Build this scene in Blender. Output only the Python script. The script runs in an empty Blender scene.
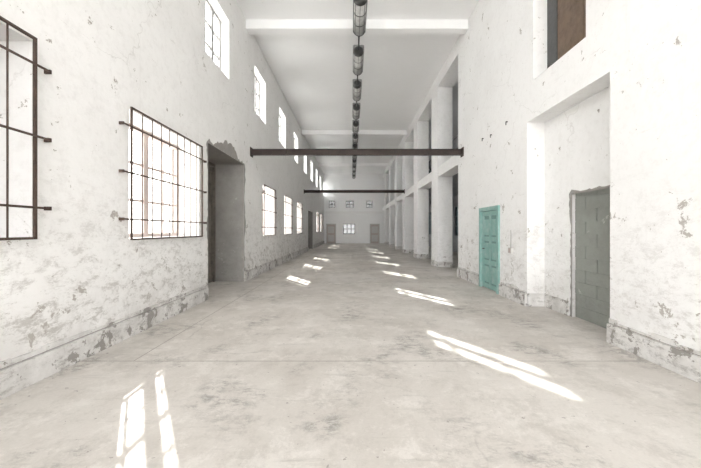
import bpy, math, random
from mathutils import Vector
random.seed(7)
S = bpy.context.scene
XL, XR, CH = -3.15, 3.45, 7.75
Y0, Y1 = -7.0, 36.0

# ------------------------------------------------------------ materials
def newmat(name):
    m = bpy.data.materials.new(name); m.use_nodes = True
    nt = m.node_tree; nt.nodes.clear()
    o = nt.nodes.new('ShaderNodeOutputMaterial')
    b = nt.nodes.new('ShaderNodeBsdfPrincipled')
    nt.links.new(b.outputs[0], o.inputs[0])
    return m, nt, b
def N(nt, t, **k):
    n = nt.nodes.new(t)
    for a, v in k.items(): setattr(n, a, v)
    return n
def noise(nt, vec, scale, detail=6, rough=.6, dist=0):
    n = N(nt, 'ShaderNodeTexNoise'); n.inputs['Scale'].default_value = scale
    n.inputs['Detail'].default_value = detail; n.inputs['Roughness'].default_value = rough
    n.inputs['Distortion'].default_value = dist
    nt.links.new(vec, n.inputs['Vector']); return n.outputs['Fac']
def ramp(nt, fac, a, b, va=0., vb=1.):
    n = N(nt, 'ShaderNodeMapRange'); n.clamp = True
    n.inputs[1].default_value = a; n.inputs[2].default_value = b
    n.inputs[3].default_value = va; n.inputs[4].default_value = vb
    nt.links.new(fac, n.inputs[0]); return n.outputs[0]
def math_(nt, op, a, b):
    n = N(nt, 'ShaderNodeMath', operation=op)
    for i, v in enumerate((a, b)):
        if isinstance(v, (int, float)): n.inputs[i].default_value = v
        else: nt.links.new(v, n.inputs[i])
    return n.outputs[0]
def mix(nt, fac, c1, c2):
    n = N(nt, 'ShaderNodeMix', data_type='RGBA')
    nt.links.new(fac, n.inputs[0])
    for i, v in ((6, c1), (7, c2)):
        if isinstance(v, tuple): n.inputs[i].default_value = (*v, 1)
        else: nt.links.new(v, n.inputs[i])
    return n.outputs[2]
def stretch(nt, vec, s, loc=(0, 0, 0)):
    n = N(nt, 'ShaderNodeMapping'); n.inputs['Scale'].default_value = s; n.inputs['Location'].default_value = loc
    nt.links.new(vec, n.inputs['Vector']); return n.outputs[0]
def bump(nt, b, h, strength, dist=.01):
    n = N(nt, 'ShaderNodeBump'); n.inputs['Strength'].default_value = strength
    n.inputs['Distance'].default_value = dist
    nt.links.new(h, n.inputs['Height']); nt.links.new(n.outputs[0], b.inputs['Normal'])
def cracks(nt, pos, scale, width, amount, off=(0, 0, 0)):
    v = N(nt, 'ShaderNodeTexVoronoi', feature='DISTANCE_TO_EDGE'); v.inputs['Scale'].default_value = scale
    wv = N(nt, 'ShaderNodeVectorMath', operation='ADD')
    nn = N(nt, 'ShaderNodeTexNoise'); nn.inputs['Scale'].default_value = scale*3; nn.inputs['Detail'].default_value = 9
    p = stretch(nt, pos, (1, 1, 1), off)
    nt.links.new(p, nn.inputs['Vector'])
    nt.links.new(p, wv.inputs[0]); nt.links.new(nn.outputs['Color'], wv.inputs[1])
    nt.links.new(wv.outputs[0], v.inputs['Vector'])
    line = ramp(nt, v.outputs['Distance'], 0, width, 1, 0)
    gate = ramp(nt, noise(nt, p, scale*.9, 4, .6), .5, .56, 0, amount)
    return math_(nt, 'MULTIPLY', line, gate)

def plaster(name, base, dirt, chip, chips=.66, lowdirt=.5, stain=.35, fn=.25, drip=.22, crk=0.):
    m, nt, b = newmat(name)
    pos = N(nt, 'ShaderNodeNewGeometry').outputs['Position']
    sep = N(nt, 'ShaderNodeSeparateXYZ'); nt.links.new(pos, sep.inputs[0])
    z = sep.outputs['Z']
    big = ramp(nt, noise(nt, pos, .8, 10, .7), .45, .72, 0, stain)
    fine = ramp(nt, noise(nt, pos, 9, 8, .75), .5, .7, 0, fn)
    c = mix(nt, big, base, dirt)
    c = mix(nt, fine, c, dirt)
    s1 = ramp(nt, noise(nt, stretch(nt, pos, (1, .35, 3.2)), 3.0, 12, .85, .2), .60, .65, 0, fn*2.2)
    c = mix(nt, s1, c, dirt)
    # grime growing towards the floor
    low = ramp(nt, z, 0, 2.4, lowdirt, 0)
    sc = ramp(nt, noise(nt, stretch(nt, pos, (1, .8, 1.6)), 5.0, 13, .86, .2), .505, .58)
    c = mix(nt, math_(nt, 'MULTIPLY', low, sc), c, dirt)
    band = math_(nt, 'MULTIPLY', ramp(nt, z, .25, .9, lowdirt*.45, 0), ramp(nt, noise(nt, pos, 1.3, 8, .7), .4, .6))
    c = mix(nt, band, c, dirt)
    dr = ramp(nt, noise(nt, stretch(nt, pos, (3, 3, .18)), 2.2, 6, .7), .6, .8, 0, drip)
    c = mix(nt, dr, c, dirt)
    if crk: c = mix(nt, cracks(nt, pos, .5, .006, crk), c, dirt)
    pk = ramp(nt, noise(nt, pos, 13, 5, .65), .70, .72, 0, .8)
    c = mix(nt, pk, c, chip)
    thr = ramp(nt, z, 0, 2.6, chips-.05, chips)
    ch = noise(nt, pos, 4.0, 10, .72, .3)
    mask = ramp(nt, math_(nt, 'SUBTRACT', ch, thr), 0, .008)
    edge = ramp(nt, math_(nt, 'SUBTRACT', ch, thr), -.012, 0)
    c = mix(nt, math_(nt, 'MULTIPLY', edge, .35), c, (.93, .925, .92))
    c = mix(nt, mask, c, chip)
    nt.links.new(c, b.inputs['Base Color'])
    b.inputs['Roughness'].default_value = .9
    b.inputs['Specular IOR Level'].default_value = .2
    h = math_(nt, 'SUBTRACT', noise(nt, pos, 14, 6, .6), math_(nt, 'MULTIPLY', mask, 1.0))
    bump(nt, b, h, .4, .012)
    return m
M_wall = plaster('white_plaster', (.91, .905, .895), (.52, .495, .465), (.47, .44, .405), .64, .65, .16, .16, .15, .35)
M_wallL = plaster('white_plaster_scuffed', (.91, .90, .885), (.45, .425, .395), (.45, .42, .385), .645, 1.0, .13, .17, .15, .35)
M_base = plaster('baseboard_plaster', (.80, .785, .765), (.36, .34, .32), (.31, .29, .27), .60, .85, .5)
M_ceil = plaster('ceiling_plaster', (.955, .955, .955), (.76, .755, .75), (.76, .75, .74), .8, 0, .12, .08, .05)
M_conc = plaster('rough_concrete', (.35, .335, .315), (.21, .20, .19), (.55, .525, .495), .67, .4, .8)
M_block = plaster('cement_block', (.30, .315, .29), (.21, .215, .20), (.42, .42, .39), .68, .4, .8)
M_col = plaster('column_paint', (.91, .905, .90), (.55, .535, .515), (.5, .48, .46), .68, .5, .18)
M_aisle_shade = plaster('aisle_plaster_shaded', (.36, .375, .39), (.2, .2, .2), (.2, .2, .2), .7, .4, .5)  # aisle shade put into the base colour, darker than the hall plaster

def floor_mat():
    m, nt, b = newmat('concrete_floor')
    pos = N(nt, 'ShaderNodeNewGeometry').outputs['Position']
    big = ramp(nt, noise(nt, pos, .55, 9, .65, .4), .42, .62)
    c = mix(nt, big, (.60, .567, .527), (.50, .467, .427))
    med = ramp(nt, noise(nt, stretch(nt, pos, (1.2, .9, 1)), 1.9, 14, .84, .1), .50, .58, 0, .4)
    c = mix(nt, med, c, (.39, .36, .325))
    lt = ramp(nt, noise(nt, stretch(nt, pos, (1, 1, 1), (7, 3, 0)), 2.1, 14, .84, .1), .52, .58, 0, .45)
    c = mix(nt, lt, c, (.73, .70, .66))
    a1 = ramp(nt, noise(nt, stretch(nt, pos, (1.5, 1.2, 1), (3, 11, 0)), .8, 6, .6, .1), .52, .64)
    a2 = ramp(nt, noise(nt, stretch(nt, pos, (1.3, 2.2, 1)), 4.0, 13, .85, .1), .47, .56)
    c = mix(nt, math_(nt, 'MULTIPLY', math_(nt, 'MULTIPLY', a1, a2), .8), c, (.22, .205, .19))
    st = ramp(nt, noise(nt, stretch(nt, pos, (.35, 3.0, 1)), 2.5, 10, .8, .2), .57, .64, 0, .35)
    c = mix(nt, st, c, (.30, .28, .255))
    sp = ramp(nt, noise(nt, pos, 15, 5, .65), .66, .68, 0, .8)
    c = mix(nt, sp, c, (.22, .20, .185))
    c = mix(nt, cracks(nt, pos, .33, .0045, .45, (2, 1, 0)), c, (.25, .23, .21))
    fine = ramp(nt, noise(nt, pos, 45, 6, .75), .4, .7, 0, .18)
    c = mix(nt, fine, c, (.3, .28, .26))
    nt.links.new(c, b.inputs['Base Color'])
    r = ramp(nt, big, 0, 1, .5, .75); nt.links.new(r, b.inputs['Roughness'])
    b.inputs['Specular IOR Level'].default_value = .35
    bump(nt, b, noise(nt, pos, 8, 8, .7), .15, .01)
    return m
M_floor = floor_mat()

def simple(name, col, rough=.6, metal=0, var=.25, col2=None, scale=12):
    m, nt, b = newmat(name)
    pos = N(nt, 'ShaderNodeNewGeometry').outputs['Position']
    f = ramp(nt, noise(nt, pos, scale, 8, .75), .45, .65, 0, 1)
    c2 = col2 or tuple(v*(1-var) for v in col)
    nt.links.new(mix(nt, f, col, c2), b.inputs['Base Color'])
    b.inputs['Roughness'].default_value = rough; b.inputs['Metallic'].default_value = metal
    return m
M_rust = simple('rusty_iron', (.085, .055, .043), .75, .3, col2=(.05, .035, .03))
M_beam = simple('rusty_steel_beam', (.05, .035, .03), .7, .2, col2=(.03, .022, .02), scale=5)
M_teal = simple('turquoise_paint', (.22, .41, .37), .6, 0, col2=(.34, .48, .45), scale=4)
M_teald = simple('turquoise_paint_dark', (.15, .28, .255), .6)
M_frame = simple('window_frame_paint', (.52, .44, .41), .6, 0, .15)
M_framew = simple('grey_frame_paint', (.34, .33, .32), .6, 0, .15)
M_dark = simple('dark_frame', (.07, .07, .07), .6)
M_gap = simple('dark_joint', (.33, .305, .275), .9)
M_wood = simple('brown_board', (.17, .115, .08), .7, 0, col2=(.10, .07, .048), scale=4)
M_doorw = simple('grey_brown_door', (.18, .155, .135), .7, 0, col2=(.10, .085, .075), scale=4)
M_doorl = simple('pale_door', (.6, .59, .57), .7, 0, .15)
M_lampb = simple('lamp_housing', (.30, .30, .30), .5, .2)
M_lampd = simple('lamp_dark_metal', (.05, .05, .05), .5, .3)
M_lampg = simple('lamp_diffuser', (.62, .62, .60), .2, 0, .3, scale=10)
M_ground = simple('pale_bounce_ground', (.78, .77, .75), .95, 0, .12, scale=2)  # outdoor ground, paleness raised to bounce sunlight up to the ceiling
def glass(name, tint, dust=None):
    m = bpy.data.materials.new(name); m.use_nodes = True; nt = m.node_tree; nt.nodes.clear()
    o = N(nt, 'ShaderNodeOutputMaterial'); t = N(nt, 'ShaderNodeBsdfTransparent'); g = N(nt, 'ShaderNodeBsdfGlossy')
    t.inputs[0].default_value = (*tint, 1); g.inputs['Roughness'].default_value = .05
    x = N(nt, 'ShaderNodeMixShader'); x.inputs[0].default_value = .06
    nt.links.new(t.outputs[0], x.inputs[1]); nt.links.new(g.outputs[0], x.inputs[2]); nt.links.new(x.outputs[0], o.inputs[0])
    return m
M_glass = glass('window_glass', (.95, .96, .96))
M_glassdim = glass('window_glass_dimmed', (.105, .115, .12))  # dark tint added to cut the daylight entering the aisle
M_glassp = glass('window_glass_dusty', (.9, .89, .88))
M_glassr = glass('window_glass_rosy_dimmed', (.108, .092, .085))  # rosy panes, tint also darkened to hold back the overbright sky

# ------------------------------------------------------------ mesh builder
class MB:
    def __init__(s): s.v = []; s.f = []; s.m = []; s.mats = []; s.sm = []
    def mi(s, m):
        if m not in s.mats: s.mats.append(m)
        return s.mats.index(m)
    def quad(s, pts, m):
        k = len(s.v); s.v += [tuple(p) for p in pts]; s.f.append(tuple(range(k, k+len(pts)))); s.m.append(s.mi(m))
    def box(s, x0, x1, y0, y1, z0, z1, m):
        k = len(s.v)
        s.v += [(x0,y0,z0),(x1,y0,z0),(x1,y1,z0),(x0,y1,z0),(x0,y0,z1),(x1,y0,z1),(x1,y1,z1),(x0,y1,z1)]
        for f in ((0,3,2,1),(4,5,6,7),(0,1,5,4),(1,2,6,5),(2,3,7,6),(3,0,4,7)):
            s.f.append(tuple(k+i for i in f)); s.m.append(s.mi(m))
    def cyl(s, p0, p1, r, m, n=10, r2=None):
        p0, p1 = Vector(p0), Vector(p1); d = (p1-p0).normalized()
        u = d.orthogonal().normalized(); w = d.cross(u); k = len(s.v); r2 = r if r2 is None else r2
        for p, rr in ((p0, r), (p1, r2)):
            for i in range(n):
                a = 2*math.pi*i/n; s.v.append(tuple(p+rr*(math.cos(a)*u+math.sin(a)*w)))
        for i in range(n):
            j = (i+1) % n; s.sm.append(len(s.f)); s.f.append((k+i, k+j, k+n+j, k+n+i)); s.m.append(s.mi(m))
        s.f.append(tuple(k+i for i in reversed(range(n)))); s.m.append(s.mi(m))
        s.f.append(tuple(k+n+i for i in range(n))); s.m.append(s.mi(m))
    def solid(s, solids, voids, matf):
        ax = []
        for i in range(3):
            ax.append(sorted({b[2*i+j] for b in solids+voids for j in (0, 1)}))
        def occ(i, j, k):
            if i < 0 or j < 0 or k < 0 or i >= len(ax[0])-1 or j >= len(ax[1])-1 or k >= len(ax[2])-1: return False
            c = [(ax[0][i]+ax[0][i+1])/2, (ax[1][j]+ax[1][j+1])/2, (ax[2][k]+ax[2][k+1])/2]
            ins = lambda b: all(b[2*q] < c[q] < b[2*q+1] for q in range(3))
            return any(ins(b) for b in solids) and not any(ins(b) for b in voids)
        for i in range(len(ax[0])-1):
            for j in range(len(ax[1])-1):
                for k in range(len(ax[2])-1):
                    if not occ(i, j, k): continue
                    x0, x1, y0, y1, z0, z1 = ax[0][i], ax[0][i+1], ax[1][j], ax[1][j+1], ax[2][k], ax[2][k+1]
                    F = [((-1,0,0),[(x0,y0,z0),(x0,y0,z1),(x0,y1,z1),(x0,y1,z0)]),
                         ((1,0,0),[(x1,y0,z0),(x1,y1,z0),(x1,y1,z1),(x1,y0,z1)]),
                         ((0,-1,0),[(x0,y0,z0),(x1,y0,z0),(x1,y0,z1),(x0,y0,z1)]),
                         ((0,1,0),[(x0,y1,z0),(x0,y1,z1),(x1,y1,z1),(x1,y1,z0)]),
                         ((0,0,-1),[(x0,y0,z0),(x0,y1,z0),(x1,y1,z0),(x1,y0,z0)]),
                         ((0,0,1),[(x0,y0,z1),(x1,y0,z1),(x1,y1,z1),(x0,y1,z1)])]
                    for n, q in F:
                        if occ(i+n[0], j+n[1], k+n[2]): continue
                        c = [sum(p[a] for p in q)/4 for a in range(3)]
                        s.quad(q, matf(c, n))
    def build(s, name):
        me = bpy.data.meshes.new(name); me.from_pydata(s.v, [], s.f)
        for m in s.mats: me.materials.append(m)
        for p, i in zip(me.polygons, s.m): p.material_index = i
        for i in s.sm: me.polygons[i].use_smooth = True
        me.update()
        o = bpy.data.objects.new(name, me); S.collection.objects.link(o)
        return o

# ------------------------------------------------------------ floor, ground, ceiling
b = MB()
b.box(-4.1, 7.2, Y0, Y1+.3, -.2, 0, M_floor)
b.build('floor')
b = MB()
for y in (3.66, 9.2, 14.7, 20.2, 25.7, 31.2):
    b.box(XL+.05, XR-.05, y-.005, y+.005, 0, .002, M_gap)
b.box(-2.505, -2.495, 3.665, 35.9, 0, .002, M_gap)
b.build('trim_1')
b = MB(); b.box(-90, 90, -90, 110, -.5, -.21, M_ground); b.build('ground')
b = MB()
b.box(-3.7, 7.2, Y0, Y1+.3, CH, CH+.25, M_ceil)
b.build('ceiling')
for y in (9.5, 20.0, 30.0):
    b = MB(); b.box(XL, XR, y, y+.3, CH-.27, CH, M_ceil); b.build('ceiling_beam')

# ------------------------------------------------------------ left wall
lowL = [(1.10, 3.15, 1.42, 3.36), (4.52, 6.59, 1.38, 3.21), (11.3, 13.0, 1.3, 3.1), (14.9, 16.6, 1.3, 3.1),
        (18.3, 20.0, 1.3, 3.1), (28.3, 30.0, 1.3, 3.1), (32.0, 33.7, 1.3, 3.1)]
lowdoors = [(7.0, 9.33, 0, 3.41), (23.0, 25.6, 0, 2.9)]
hiL = [(6.85+3.5*i, 8.2+3.5*i, 5.35, 6.85) for i in range(-3, 9)]
solids = [(-3.65, XL, Y0, Y1, 0, 4.5), (-3.45, XL, Y0, Y1, 4.5, CH), (-4.1, -3.65, 6.5, 9.8, 0, 4.2), (-4.1, -3.65, 22.6, 26, 0, 3.4)]
voids = [(-3.66, XL+.01, a, c, z0, z1) for a, c, z0, z1 in lowL+hiL]
voids += [(-4.05, XL+.01, a, c, -.01, z1) for a, c, z0, z1 in lowdoors]
def mL(c, n):
    if c[0] < XL-.02 and 7.0 <= c[1] <= 9.34 and c[2] <= 3.42: return M_conc
    if c[0] < XL-.02 and 22.9 <= c[1] <= 25.7 and c[2] <= 2.92: return M_conc
    return M_wallL if n[0] > 0 else M_wall
b = MB(); b.solid(solids, voids, mL); b.build('wall_left')

def jag(mb, X, y0, y1, z0, z1, w, m, step=.1, inner=0.0, wtop=None):
    pts = []
    n = int((z1-z0)/step)
    for i in range(n+1): pts.append(((y0, z0+(z1-z0)*i/n), (-1, 0)))
    n2 = int((y1-y0)/step)
    for i in range(n2+1): pts.append(((y0+(y1-y0)*i/n2, z1), (0, 1)))
    for i in range(n+1): pts.append(((y1, z1-(z1-z0)*i/n), (1, 0)))
    prev = None
    ww = w
    for (p, d) in pts:
        w_ = wtop if (wtop and d[1]) else w
        ww = max(.02, min(w_*2, ww+random.uniform(-.5, .5)*w_))
        a = (X, p[0]-d[0]*inner, p[1]-d[1]*inner)
        c = (X, p[0]+d[0]*ww, p[1]+d[1]*ww)
        if prev: mb.quad([prev[0], a, c, prev[1]], m)
        prev = (a, c)
b = MB()
jag(b, XL+.006, 7.0, 9.33, 0.3, 3.41, .07, M_conc, .06, wtop=.17)
b.build('trim_2')

def plank_door(name, xf, y0, y1, z1, m, leaves=2):
    b = MB()
    b.box(xf-.04, xf+.02, y0, y0+.08, 0, z1, m); b.box(xf-.04, xf+.02, y1-.08, y1, 0, z1, m)
    b.box(xf-.04, xf+.02, y0+.08, y1-.08, z1-.1, z1, m)
    w = (y1-y0-.16)/leaves
    for i in range(leaves):
        a = y0+.08+w*i
        b.box(xf-.04, xf-.01, a+.005, a+w-.005, .02, z1-.11, m)
        for z in (.1, z1/2-.06, z1-.26):
            b.box(xf-.01, xf+.012, a+.02, a+w-.02, z, z+.12, m)
        b.box(xf-.01, xf+.012, a+.02, a+.12, .1, z1-.15, m); b.box(xf-.01, xf+.012, a+w-.12, a+w-.02, .1, z1-.15, m)
    return b.build(name)
plank_door('door_1', -4.0, 7.0, 9.33, 3.41, M_doorw)
plank_door('door_2', -4.0, 23.0, 25.6, 2.9, M_doorw)

# ------------------------------------------------------------ windows
wn = [0]
def window(X, y0, y1, z0, z1, nv, nh, m, g, t=.05, axis='x', thick=(), thin=.3):
    wn[0] += 1; b = MB()
    def bx(a0, a1, c0, c1, d=.04, mm=m):
        if axis == 'x': b.box(X-d/2, X+d/2, a0, a1, c0, c1, mm)
        else: b.box(a0, a1, X-d/2, X+d/2, c0, c1, mm)
    bx(y0, y1, z0, z0+t, .07); bx(y0, y1, z1-t, z1, .07); bx(y0, y0+t, z0+t, z1-t, .07); bx(y1-t, y1, z0+t, z1-t, .07)
    for i in range(1, nv):
        c = y0+(y1-y0)*i/nv; w = t if i in thick else t*thin
        bx(c-w, c+w, z0+t, z1-t, .06 if i in thick else .036)
    for i in range(1, nh):
        c = z0+(z1-z0)*i/nh; bx(y0+t, y1-t, c-t*thin, c+t*thin, .034)
    bx(y0+t, y1-t, z0+t, z1-t, .004, g)
    b.build('window_%d' % wn[0])
for i, (a, c, z0, z1) in enumerate(lowL):
    window(-3.60, a, c, z0, z1, 4, 3, M_frame, M_glassp if i else M_glassr, .065, thick=(2,) if i else (1, 3))
for (a, c, z0, z1) in hiL:
    window(-3.40, a, c, z0, z1, 3, 3, M_framew, M_glass, .06, thick=(1, 2), thin=.45)

def grille(y0, y1, z0, z1, hz, nv, ext=.2):
    b = MB(); X = XL+.05; r = .008
    t = .012
    b.box(X-t, X+t, y0, y1, z0-t, z0+t, M_rust); b.box(X-t, X+t, y0, y1, z1-t, z1+t, M_rust)
    b.box(X-t, X+t, y0-t, y0+t, z0-t, z1+t, M_rust); b.box(X-t, X+t, y1-t, y1+t, z0-t, z1+t, M_rust)
    for i in range(1, nv):
        y = y0+(y1-y0)*i/nv; b.cyl((X, y, z0), (X, y, z1), r, M_rust, 8)
    for z in hz:
        b.box(X+.004, X+.014, y0-ext, y1+ext, z-.011, z+.011, M_rust)
        for y in (y0-ext, y1+ext):
            b.box(XL-.03, X+.014, y-.010, y+.010, z-.02, z+.02, M_rust)
    b.build('window_grille')
grille(1.12, 3.13, 1.42, 3.37, (1.72, 2.42, 3.12), 8, .15)
grille(4.50, 6.62, 1.37, 3.22, (1.65, 2.30, 2.95), 9, .17)
for a, c, z0, z1 in lowL[2:]:
    grille(a, c, z0, z1, (1.6, 2.2, 2.8), 8, .12)

# ------------------------------------------------------------ baseboards
def rag_strip(b, xw, s, a, c, m):
    y = a
    while y < c-.02:
        L = min(random.uniform(.12, .5), c-y)
        h = random.uniform(.285, .325)
        x1 = xw+s*random.uniform(.014, .024)
        b.box(min(xw-s*.005, x1), max(xw-s*.005, x1), y, y+L-.004, .262, h, m)
        y += L
b = MB()
for a, c in ((Y0, 6.93), (9.42, 22.95), (25.65, Y1)):
    b.box(XL-.005, XL+.045, a, c, 0, .25, M_base); rag_strip(b, XL, 1, a, c, M_base)
    b.box(XL-.005, XL+.008, a, c, .25, .262, M_gap)
b.build('baseboard_left')
b = MB()
for a, c in ((Y0, 4.28), (6.31, 7.42), (8.62, 10.4)):
    b.box(XR-.045, XR+.005, a, c, 0, .25, M_base); rag_strip(b, XR, -1, a, c, M_base)
    b.box(XR-.008, XR+.005, a, c, .25, .262, M_gap)
b.box(3.765, 3.805, 5.62, 6.31, 0, .25, M_base)
b.box(XR, 3.765, 6.27, 6.315, 0, .25, M_base)
b.build('baseboard_right')

# ------------------------------------------------------------ right wall (near part)
solids = [(XR, 4.10, Y0, 10.4, 0, CH)]
voids = [(XR-.01, 3.80, 4.28, 6.31, -.01, 3.62),
         (3.79, 4.05, 4.55, 5.53, -.01, 2.13),
         (XR-.01, 3.95, 4.72, 6.10, 4.35, 6.25),
         (XR-.01, 3.62, 7.46, 8.58, -.01, 2.08)]
b = MB(); b.solid(solids, voids, lambda c, n: M_wall); b.build('wall_right')
b = MB(); jag(b, 3.795, 4.55, 5.53, 0, 2.13, .035, M_conc, .05, .015); b.build('trim_3')
b = MB()
b.box(3.87, 4.05, 4.55, 5.53, 0, 2.13, M_block)
z = 0; row = 0
while z < 2.12:
    h = min(.205, 2.13-z); y = 4.55 - (.25 if row % 2 else 0)
    while y < 5.53:
        a, c = max(4.55, y), min(5.53, y+.49)
        if c-a > .03: b.box(3.862-.008*random.random(), 3.88, a+.004, c-.004, z+.004, z+h-.004, M_block)
        y += .49
    z += .205; row += 1
b.build('bricked_up_doorway')
b = MB()
b.box(3.72, 3.80, 5.82, 6.10, 4.35, 6.25, M_dark)
y = 4.72
while y < 5.8:
    b.box(3.74, 3.77, y+.003, min(y+.15, 5.82)-.003, 4.35, 6.25, M_wood); y += .15
b.box(3.77, 3.80, 4.72, 5.82, 4.35, 6.25, M_dark)
b.box(3.71, 3.74, 4.72, 5.82, 4.35, 4.42, M_wood)
b.build('boarded_window')
b = MB(); y0, y1, zt = 7.46, 8.58, 2.08
b.box(3.40, 3.56, y0, y0+.09, 0, zt, M_teal); b.box(3.40, 3.56, y1-.09, y1, 0, zt, M_teal); b.box(3.40, 3.56, y0+.09, y1-.09, zt-.09, zt, M_teal)
b.box(3.48, 3.50, y0+.09, y1-.09, 0.01, zt-.09, M_teald)
a0, a1 = y0+.095, y1-.095
for yy in (a0, (a0+a1)/2-.04, a1-.09): b.box(3.455, 3.48, yy, yy+.09, .02, zt-.1, M_teal)
for zz in (.02, .62, 1.22, 1.86): b.box(3.457, 3.48, a0, a1, zz, zz+.11, M_teal)
for k in range(2):
    for zz in (.17, .77, 1.37):
        ya = a0+.12+k*.44
        b.box(3.468, 3.48, ya, ya+.28, zz, zz+.40, M_teal)
b.cyl((3.455, 8.36, 1.02), (3.41, 8.36, 1.02), .012, M_dark); b.cyl((3.41, 8.36, 1.02), (3.41, 8.26, 1.02), .012, M_dark)
b.build('door_3')
b = MB()
for y, z in ((7.1, 3.9), (7.9, 3.85), (8.4, 3.9)):
    b.cyl((XR+.01, y, z), (XR-.04, y, z), .013, M_dark, 8)
    b.cyl((XR-.035, y, z), (XR-.035, y, z-.07), .010, M_dark, 8)
b.build('pipe_stubs')
b = MB()
b.box(XR-.05, XR+.005, 6.85, 6.97, 1.0, 1.12, M_doorl); b.box(XR-.056, XR-.05, 6.865, 6.955, 1.015, 1.105, M_frame)
b.cyl((XR-.02, 6.91, 1.12), (XR-.02, 6.91, 1.5), .01, M_doorl, 8)
b.build('junction_box')

# ------------------------------------------------------------ colonnade and aisle
cols = [12.9+4.0*i for i in range(6)]
for y in cols:
    b = MB()
    b.box(XR, XR+.6, y, y+1.0, 0, CH-.5, M_col)
    b.box(XR-.02, XR+.62, y-.02, y+1.02, 0, .22, M_base)
    b.build('column')
b = MB()
b.box(XR, XR+.6, 10.4, Y1, CH-.5, CH, M_col)
b.build('trim_4')
b = MB()
ys = [10.4]+[v for y in cols for v in (y, y+1.0)]+[Y1]
for i in range(0, len(ys), 2):
    if ys[i+1]-ys[i] > .01: b.box(XR+.03, XR+.55, ys[i], ys[i+1], 3.65, 4.05, M_col)
b.box(XR+.6, 7.0, 10.4, Y1, 3.82, 4.0, M_aisle_shade)
b.build('gallery_slab')
aw = [(11.5+4*i, 13.9+4*i, z0, z1) for i in range(6) for z0, z1 in ((1.1, 3.1), (5.0, 7.0))]
b = MB(); b.solid([(7.0, 7.2, 10.2, Y1, 0, CH), (4.10, 7.2, 10.2, 10.4, 0, CH)], [(6.99, 7.21, a, c, z0, z1) for a, c, z0, z1 in aw], lambda c, n: M_aisle_shade)
b.build('wall_aisle')
for a, c, z0, z1 in aw: window(7.1, a, c, z0, z1, 4, 3, M_dark, M_glassdim, .05, thick=(2,))

# ------------------------------------------------------------ far wall and rear wall
fw = [(-1.0, .35, 1.05, 2.2), (-2.6, -1.9, 4.0, 4.8), (-.7, .2, 4.0, 4.8), (1.6, 2.3, 4.0, 4.8)]
b = MB()
b.solid([(-3.95, 7.2, Y1, Y1+.3, 0, CH)], [(a, c, Y1-.01, Y1+.31, z0, z1) for a, c, z0, z1 in fw], lambda c, n: M_ceil)
b.box(XL, XR, Y1-.12, Y1, 3.35, 3.6, M_col)
b.build('wall_far')
M_glassf = glass('window_glass_toned_down', (.2, .2, .2))  # grey tint lowers how bright the sky shows in the far panes
for a, c, z0, z1 in fw: window(Y1+.02, a, c, z0, z1, 3 if z0 < 2 else 2, 2, M_framew, M_glassf, .08, 'y', thin=.5)
for nm, x0 in (('door_4', -2.9), ('door_5', 2.0)):
    b = MB()
    b.box(x0, x0+.1, Y1-.08, Y1, 0, 2.2, M_doorl); b.box(x0+1.0, x0+1.1, Y1-.08, Y1, 0, 2.2, M_doorl); b.box(x0+.1, x0+1, Y1-.08, Y1, 2.1, 2.2, M_doorl)
    b.box(x0+.1, x0+1, Y1-.05, Y1, 0.01, 2.1, M_frame)
    for zz in (.2, 1.15): b.box(x0+.2, x0+.9, Y1-.06, Y1-.05, zz, zz+.75, M_doorl)
    b.build(nm)
b = MB()
b.solid([(-3.65, 4.1, Y0-.3, Y0, 0, CH)], [(-2.9, 3.2, Y0-.31, Y0+.01, -.01, 6.8)], lambda c, n: M_wall)  # unseen end wall; its large opening is added to let in fill light
b.build('wall_rear')

# ------------------------------------------------------------ steel tie beams
for y, zc in ((10.0, 3.93), (21.0, 4.03)):
    b = MB()
    h, w, t = .09, .07, .012
    b.box(XL, XR, y-w, y+w, zc+h-t, zc+h, M_beam); b.box(XL, XR, y-w, y+w, zc-h, zc-h+t, M_beam)
    b.box(XL, XR, y-.008, y+.008, zc-h, zc+h, M_beam)
    for x in (XL, XR-.02):
        b.box(x, x+.02, y-.12, y+.12, zc-.14, zc+.14, M_beam)
    for x in (XL+1.1+2.2*i for i in range(3)): b.box(x, x+.01, y-w, y+w, zc-h, zc+h, M_beam)
    b.build('steel_beam')

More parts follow.
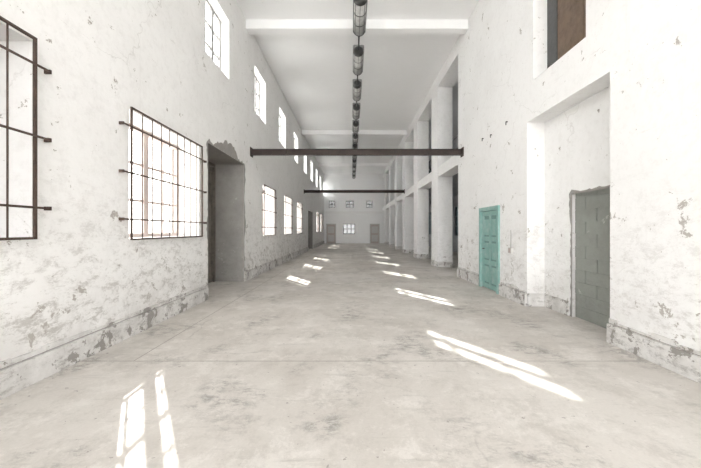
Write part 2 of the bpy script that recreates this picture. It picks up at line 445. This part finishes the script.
# ------------------------------------------------------------ hanging lamps: tubular luminaires on a conduit
LX, LZ = .2, 7.05
y = 5.34
while y < 34:
    b = MB(); L = 1.42; R = .15
    b.cyl((LX, y+.10, LZ), (LX, y+L-.10, LZ), R, M_lampg, 20)
    for p0, p1, r0, r1 in ((y, y+.11, R*.72, R*1.12), (y+L-.11, y+L, R*1.12, R*.72)):
        b.cyl((LX, p0, LZ), (LX, p1, LZ), r0, M_lampd, 20, r1)
    for k in (1, 2):
        yy = y+.11+(L-.22)*k/3
        b.cyl((LX, yy-.008, LZ), (LX, yy+.008, LZ), R+.010, M_lampd, 20)
    for a in (-135, -90, -45):
        a = math.radians(a); cx, cz = LX+(R+.008)*math.cos(a), LZ+(R+.008)*math.sin(a)
        b.cyl((cx, y+.1, cz), (cx, y+L-.1, cz), .006, M_lampd, 6)
    for s in (-1, 1):
        b.box(LX+s*(R+.012)-.014, LX+s*(R+.012)+.014, y+.05, y+L-.05, LZ-.02, LZ+.16, M_lampb)
    b.box(LX-R, LX+R, y+.06, y+L-.06, LZ+.12, LZ+.18, M_lampb)
    for e in (y+.3, y+L-.3): b.cyl((LX, e, LZ+.17), (LX, e, CH-.002), .01, M_lampd, 6)
    b.cyl((LX, y+L-.02, LZ+.0), (LX, y+2.26, LZ+.0), .022, M_lampd, 8)
    b.build('fluorescent_lamp')
    y += 2.25

# ------------------------------------------------------------ light
w = bpy.data.worlds.new('World'); S.world = w; w.use_nodes = True
bg = w.node_tree.nodes['Background']; bg.inputs[0].default_value = (.985, .99, .99, 1); bg.inputs[1].default_value = 9.0
sun = bpy.data.lights.new('sun', 'SUN'); sun.energy = 24; sun.angle = math.radians(.55); sun.color = (1, .97, .92)
so = bpy.data.objects.new('sun', sun); S.collection.objects.link(so)
so.rotation_euler = Vector((.8, -1.2, -1)).to_track_quat('-Z', 'Y').to_euler(); so.location = (-20, 40, 25)

S.view_settings.view_transform = 'Standard'
S.view_settings.exposure = 0
S.view_settings.gamma = 1.06

cam = bpy.data.cameras.new('camera'); co = bpy.data.objects.new('camera', cam); S.collection.objects.link(co)
co.location = (0, 0, 1.5); co.rotation_euler = (math.pi/2, 0, 0)
cam.sensor_width = 36; cam.lens = 320/701*36
cam.shift_x = -1.5/701; cam.shift_y = -4/701; cam.clip_start = .05; cam.clip_end = 300
S.camera = co
